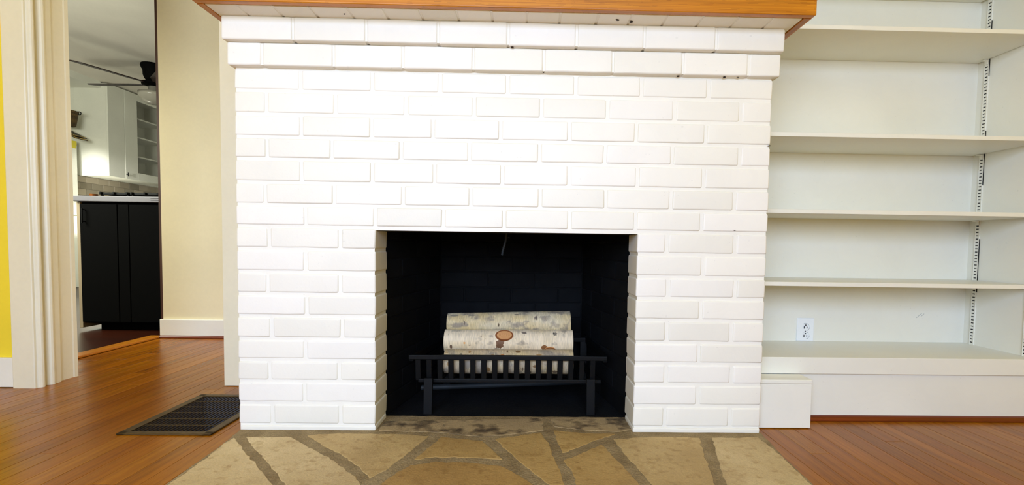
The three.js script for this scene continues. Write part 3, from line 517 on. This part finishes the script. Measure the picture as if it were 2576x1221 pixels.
{ // tiled splashback
  const o = struct('wall_splashback', null, null, 'beige tiled splashback below the kitchen cabinet');
  mesh('tile_bed', bx(-5.459, 0.9, -6.4, -5.45, 1.372, -4.3), std({ color: 0x8a8170, roughness: 0.8 }), o);
  const ts = [0x827866, 0x766e5e, 0x8c8270, 0x6e6656].map((c) => std({ color: c, roughness: 0.35 }));
  for (let r = 0; r < 6; r++) for (let k = 0; k < 13; k++) { const z = -6.4 + k * 0.16 + (r % 2) * 0.08; if (z + 0.157 < -4.3) mesh('tile', bx(-5.451, 0.902 + r * 0.078, z, -5.443 + rr(0, 0.002), 0.977 + r * 0.078, z + 0.157, 0.002), ts[Math.floor(rnd() * 4)], o); }
  kidNames(o);
}
{
  const o = thing('kitchen_cabinet', 'white upper kitchen cabinet with a glass door and shelves inside', 'cabinet', [-5.082, 1.372, -4.478]);
  const D = -0.40, L = -1.05, hh = 1.13;
  mesh('carcass', [bx(D, 0, -0.02, -0.022, hh, 0), bx(D, 0, L, -0.022, hh, L + 0.02), bx(D + 0.001, 0.002, L + 0.005, D + 0.012, hh - 0.002, -0.005), bx(D + 0.001, 0.001, L + 0.001, -0.023, 0.02, -0.005), bx(D + 0.001, hh - 0.02, L + 0.001, -0.023, hh - 0.001, -0.005)], MAT.kwall, o);
  mesh('face_panel', bx(-0.022, 0, -0.236, 0, hh, 0, 0.002), MAT.kwall, o);
  const dr = mesh('door', [bx(-0.02, 0.002, -0.432, 0.003, hh, -0.24, 0.002), bx(-0.02, 0.002, -0.95, 0.003, hh, -0.812, 0.002), bx(-0.02, 0.002, -0.812, 0.003, 0.1, -0.432, 0.002), bx(-0.02, 1.045, -0.812, 0.003, hh, -0.432, 0.002)], MAT.kwall, o);
  mesh('pane', bx(-0.012, 0.1, -0.812, -0.009, 1.045, -0.432), new THREE.MeshPhysicalMaterial({ color: 0xffffff, roughness: 0.02, transmission: 1, thickness: 0 }), dr);
  mesh('handle', [rod([0.003, 0.052, -0.246], [0.026, 0.052, -0.246], 0.004, 10), rod([0.026, 0.03, -0.246], [0.026, 0.078, -0.246], 0.005, 10)], MAT.black, dr, 'small black door pull');
  for (const y of [0.31, 0.57, 0.815]) mesh('inner_shelf', bx(D + 0.012, y, -0.95, -0.03, y + 0.018, -0.24), MAT.kwall, o);
  kidNames(o);
}
{ // cooking island
  const o = thing('kitchen_island', 'black kitchen island with a steel-edged cooktop and iron burner grates', 'island', [-2.4, -0.004, -1.95]);
  const z1 = 0.365, z0 = -0.36, x0 = -0.358, x1 = 0.36;
  mesh('body', [bx(x0, 0.05, z0, x1, 0.825, z1 - 0.02, 0.003), bx(x0 + 0.05, 0, z0 + 0.03, x1, 0.06, z1 - 0.08)], MAT.kblack, o);
  for (const [a, b] of [[x0 + 0.004, -0.122], [-0.118, -0.05], [-0.046, x1 - 0.004]]) mesh('door', bx(a, 0.06, z1 - 0.02, b, 0.81, z1, 0.003), MAT.kblack, o);
  mesh('handle', [rod([-0.321, 0.69, z1 + 0.02], [-0.321, 0.785, z1 + 0.02], 0.004, 8), rod([-0.321, 0.7, z1], [-0.321, 0.7, z1 + 0.02], 0.003, 8), rod([-0.321, 0.775, z1], [-0.321, 0.775, z1 + 0.02], 0.003, 8)], MAT.iron, o);
  mesh('end_panel', bx(x0 - 0.024, 0.02, z0, x0 - 0.002, 0.825, z1 - 0.01, 0.002), MAT.tan, o, 'pale end panel');
  const top = mesh('cooktop', bx(x0 - 0.026, 0.826, z0, x1, 0.862, z1 + 0.012, 0.004), MAT.steel, o, 'brushed steel cooktop edge');
  mesh('vent_slots', [bx(0.1, 0.838, z1 + 0.0115, 0.22, 0.842, z1 + 0.0128), bx(0.1, 0.85, z1 + 0.0115, 0.22, 0.854, z1 + 0.0128)], MAT.slot, top);
  for (let k = 0; k < 3; k++) { const x = x0 + 0.055 + k * 0.2, g = []; for (const a of [0, 0.085, 0.17]) g.push(bar([x + a, 0.89, -0.3], [x + a, 0.89, 0.28], 0.014, 0.018, 0.004)); for (const b of [-0.28, -0.1, 0.08, 0.26]) g.push(bar([x, 0.888, b], [x + 0.17, 0.888, b], 0.014, 0.016, 0.004)); for (const a of [0, 0.17]) for (const b of [-0.28, 0.26]) g.push(rod([x + a, 0.862, b], [x + a, 0.885, b], 0.008, 8)); mesh('burner_grate', g, MAT.iron, o); }
  kidNames(o);
  const cup = thing('copper_bowl', 'small copper dish on the left corner of the cooktop', 'bowl', [-2.748, 0.858, -1.68]);
  const lg = (pts) => clean(new THREE.LatheGeometry(pts.map((p) => new THREE.Vector2(...p)), 24));
  mesh('dish', lg([[0, 0], [0.012, 0], [0.018, 0.006], [0.024, 0.02], [0.023, 0.021], [0.016, 0.007], [0, 0.003]]), std({ color: 0xa8642c, roughness: 0.35, metalness: 0.6, side: THREE.DoubleSide }), cup);
}
{ // refrigerator with basket and trays on top
  const f = thing('refrigerator', 'tall pale refrigerator at the left edge of the kitchen view', 'refrigerator', [-5.735, -0.004, -4.06]);
  mesh('cabinet_body', bx(-0.35, 0.03, -0.34, 0.345, 1.765, 0.30, 0.012), MAT.kwall, f);
  mesh('door', bx(-0.35, 0.05, 0.305, 0.345, 1.765, 0.36, 0.012), MAT.kwall, f);
  mesh('foot', bx(-0.33, 0, -0.3, 0.33, 0.035, 0.28), MAT.black, f);
  const cloth = [bx(-0.1, 1.7655, -0.33, 0.348, 1.7685, -0.2, 0.001), bx(0.3455, 1.71, -0.33, 0.349, 1.7685, -0.21, 0.001), bx(0.346, 1.68, -0.32, 0.3485, 1.71, -0.27, 0.001)];
  tag(mesh('cloth', cloth.map((g) => g.translate(-5.735, 0, -4.06)), std({ color: 0xd8c840, roughness: 0.8 })), 'small yellow cloth hanging over the refrigerator edge', 'cloth');
  [0, 1].forEach((k) => {
    const t = thing('serving_tray', ['upper of two dark gold-rimmed trays leaning under the basket', 'lower of two dark gold-rimmed trays leaning under the basket'][k], 'tray', [-5.335 + k * 0.012, 1.845 - k * 0.026, -4.26]);
    t.rotation.z = -0.46;
    mesh('tray_base', bx(-0.13, 0, -0.08, 0.13, 0.01, 0.08, 0.003), std({ color: 0x2c2416, roughness: 0.5 }), t);
    mesh('rim', [bx(-0.132, 0.01, 0.074, 0.132, 0.016, 0.082, 0.002), bx(0.126, 0.01, -0.08, 0.132, 0.016, 0.08, 0.002), bx(-0.132, 0.01, -0.08, -0.126, 0.016, 0.08, 0.002)], std({ color: 0xc0a050, roughness: 0.4, metalness: 0.4 }), t);
  });
  const b = thing('wicker_basket', 'dark brown wicker basket with a curled iron handle atop the refrigerator', 'basket', [-5.37, 1.922, -4.26]);
  const wv = tex(128, 128, (u, v) => { const a = Math.sin(u * 6.283 * 16) * Math.sin(v * 6.283 * 12 + (Math.floor(u * 32) % 2) * 3.1416); return mix([58, 44, 22], [112, 86, 44], 0.5 + 0.5 * a); }, 1, 1);
  mesh('bowl', clean(new THREE.LatheGeometry([[0, 0.0], [0.075, 0.0], [0.08, 0.01], [0.098, 0.12], [0.105, 0.17], [0.11, 0.176], [0.104, 0.178], [0.094, 0.12], [0.076, 0.012], [0, 0.01]].map((p) => new THREE.Vector2(...p)), 32)), std({ map: wv, roughness: 0.8, side: THREE.DoubleSide }), b);
  const curl = []; for (let i = 0; i <= 16; i++) { const t = i / 16; if (t < 0.35) curl.push(new THREE.Vector3(0.1 + t * 0.14, 0.168, 0)); else { const a = (t - 0.35) / 0.65 * 5.2, r = 0.02 * (1 - (t - 0.35) * 0.6); curl.push(new THREE.Vector3(0.149 + Math.sin(a) * r, 0.148 + Math.cos(a) * r, 0)); } }
  mesh('handle', clean(new THREE.TubeGeometry(new THREE.CatmullRomCurve3(curl), 40, 0.0045, 6)), MAT.black, b);
}
{ // ceiling fan
  const o = thing('ceiling_fan', 'black ceiling fan with a glass light bowl on the kitchen ceiling', 'ceiling fan', [-4.07, 2.52, -3.9]); o.scale.setScalar(1.08);
  const lathe = (pts) => clean(new THREE.LatheGeometry(pts.map((p) => new THREE.Vector2(...p)), 36));
  mesh('motor', lathe([[0, 0], [0.102, 0], [0.106, -0.02], [0.1, -0.04], [0.088, -0.06], [0.086, -0.11], [0.076, -0.14], [0.06, -0.165], [0.1, -0.18], [0.1, -0.202], [0.05, -0.22], [0, -0.22]]), MAT.kblack, o);
  const blade = (() => { const s = new THREE.Shape(); s.moveTo(0.1, -0.03); s.lineTo(0.2, -0.07); s.lineTo(0.62, -0.085); s.quadraticCurveTo(0.66, -0.075, 0.66, 0); s.quadraticCurveTo(0.66, 0.075, 0.62, 0.085); s.lineTo(0.2, 0.07); s.lineTo(0.1, 0.03); s.closePath(); const g = new THREE.ExtrudeGeometry(s, { depth: 0.008, bevelEnabled: false }); g.rotateX(-Math.PI / 2); g.rotateX(-0.22); return metric(g, 'x'); })();
  for (let k = 0; k < 5; k++) { const m = mesh('blade', blade, MAT.blade, o); m.position.y = -0.2; m.rotation.y = -(Math.PI * (180 - k * 72 + 4) / 180); }
  mesh('light_bowl', lathe([[0, -0.218], [0.045, -0.22], [0.05, -0.272], [0.13, -0.285], [0.128, -0.32], [0.1, -0.365], [0.06, -0.392], [0, -0.4]]), std({ color: 0x9a968a, roughness: 0.15, side: THREE.DoubleSide }), o, 'grey glass light bowl');
  kidNames(o);
}
{ // white worktop beside the cabinet, in the sun from the kitchen window
  const o = thing('kitchen_counter', 'white kitchen worktop below the upper cabinet', 'counter', [-5.15, 0, -4.4]);
  mesh('worktop', bx(-0.22, 0.87, -2, 0.32, 0.9, 0.12, 0.004), MAT.kwall, o);
  mesh('base_unit', bx(-0.22, 0.0, -2, 0.29, 0.868, 0.1), MAT.kwall, o);
}
// daylight in the kitchen: window light from its front wall and a sunbeam on the worktop
windowLight(-3.6, 1.5, -0.66, 1.3, 1.1, -4.8, -0.6, -4.4, new THREE.Color(0.98, 1.0, 0.86), 28.0);
{
  const s = new THREE.SpotLight(new THREE.Color(1, 0.98, 0.9), 600, 0, 0.085, 0.6, 2); s.position.set(-2.9, 2.35, -2.2); s.target.position.set(-5.06, 0.9, -4.36); s.castShadow = true; s.shadow.radius = 2; scene.add(s, s.target);
  const e = new THREE.SpotLight(new THREE.Color(1, 0.99, 0.93), 62, 0, 0.1, 0.9, 2); e.position.set(-4.3, 1.25, -0.75); e.target.position.set(-5.26, 1.36, -4.478); e.castShadow = true; e.shadow.radius = 2; scene.add(e, e.target);
}
kidNames(scene.getObjectByName('kitchen_counter'));

renderer.render(scene, camera);
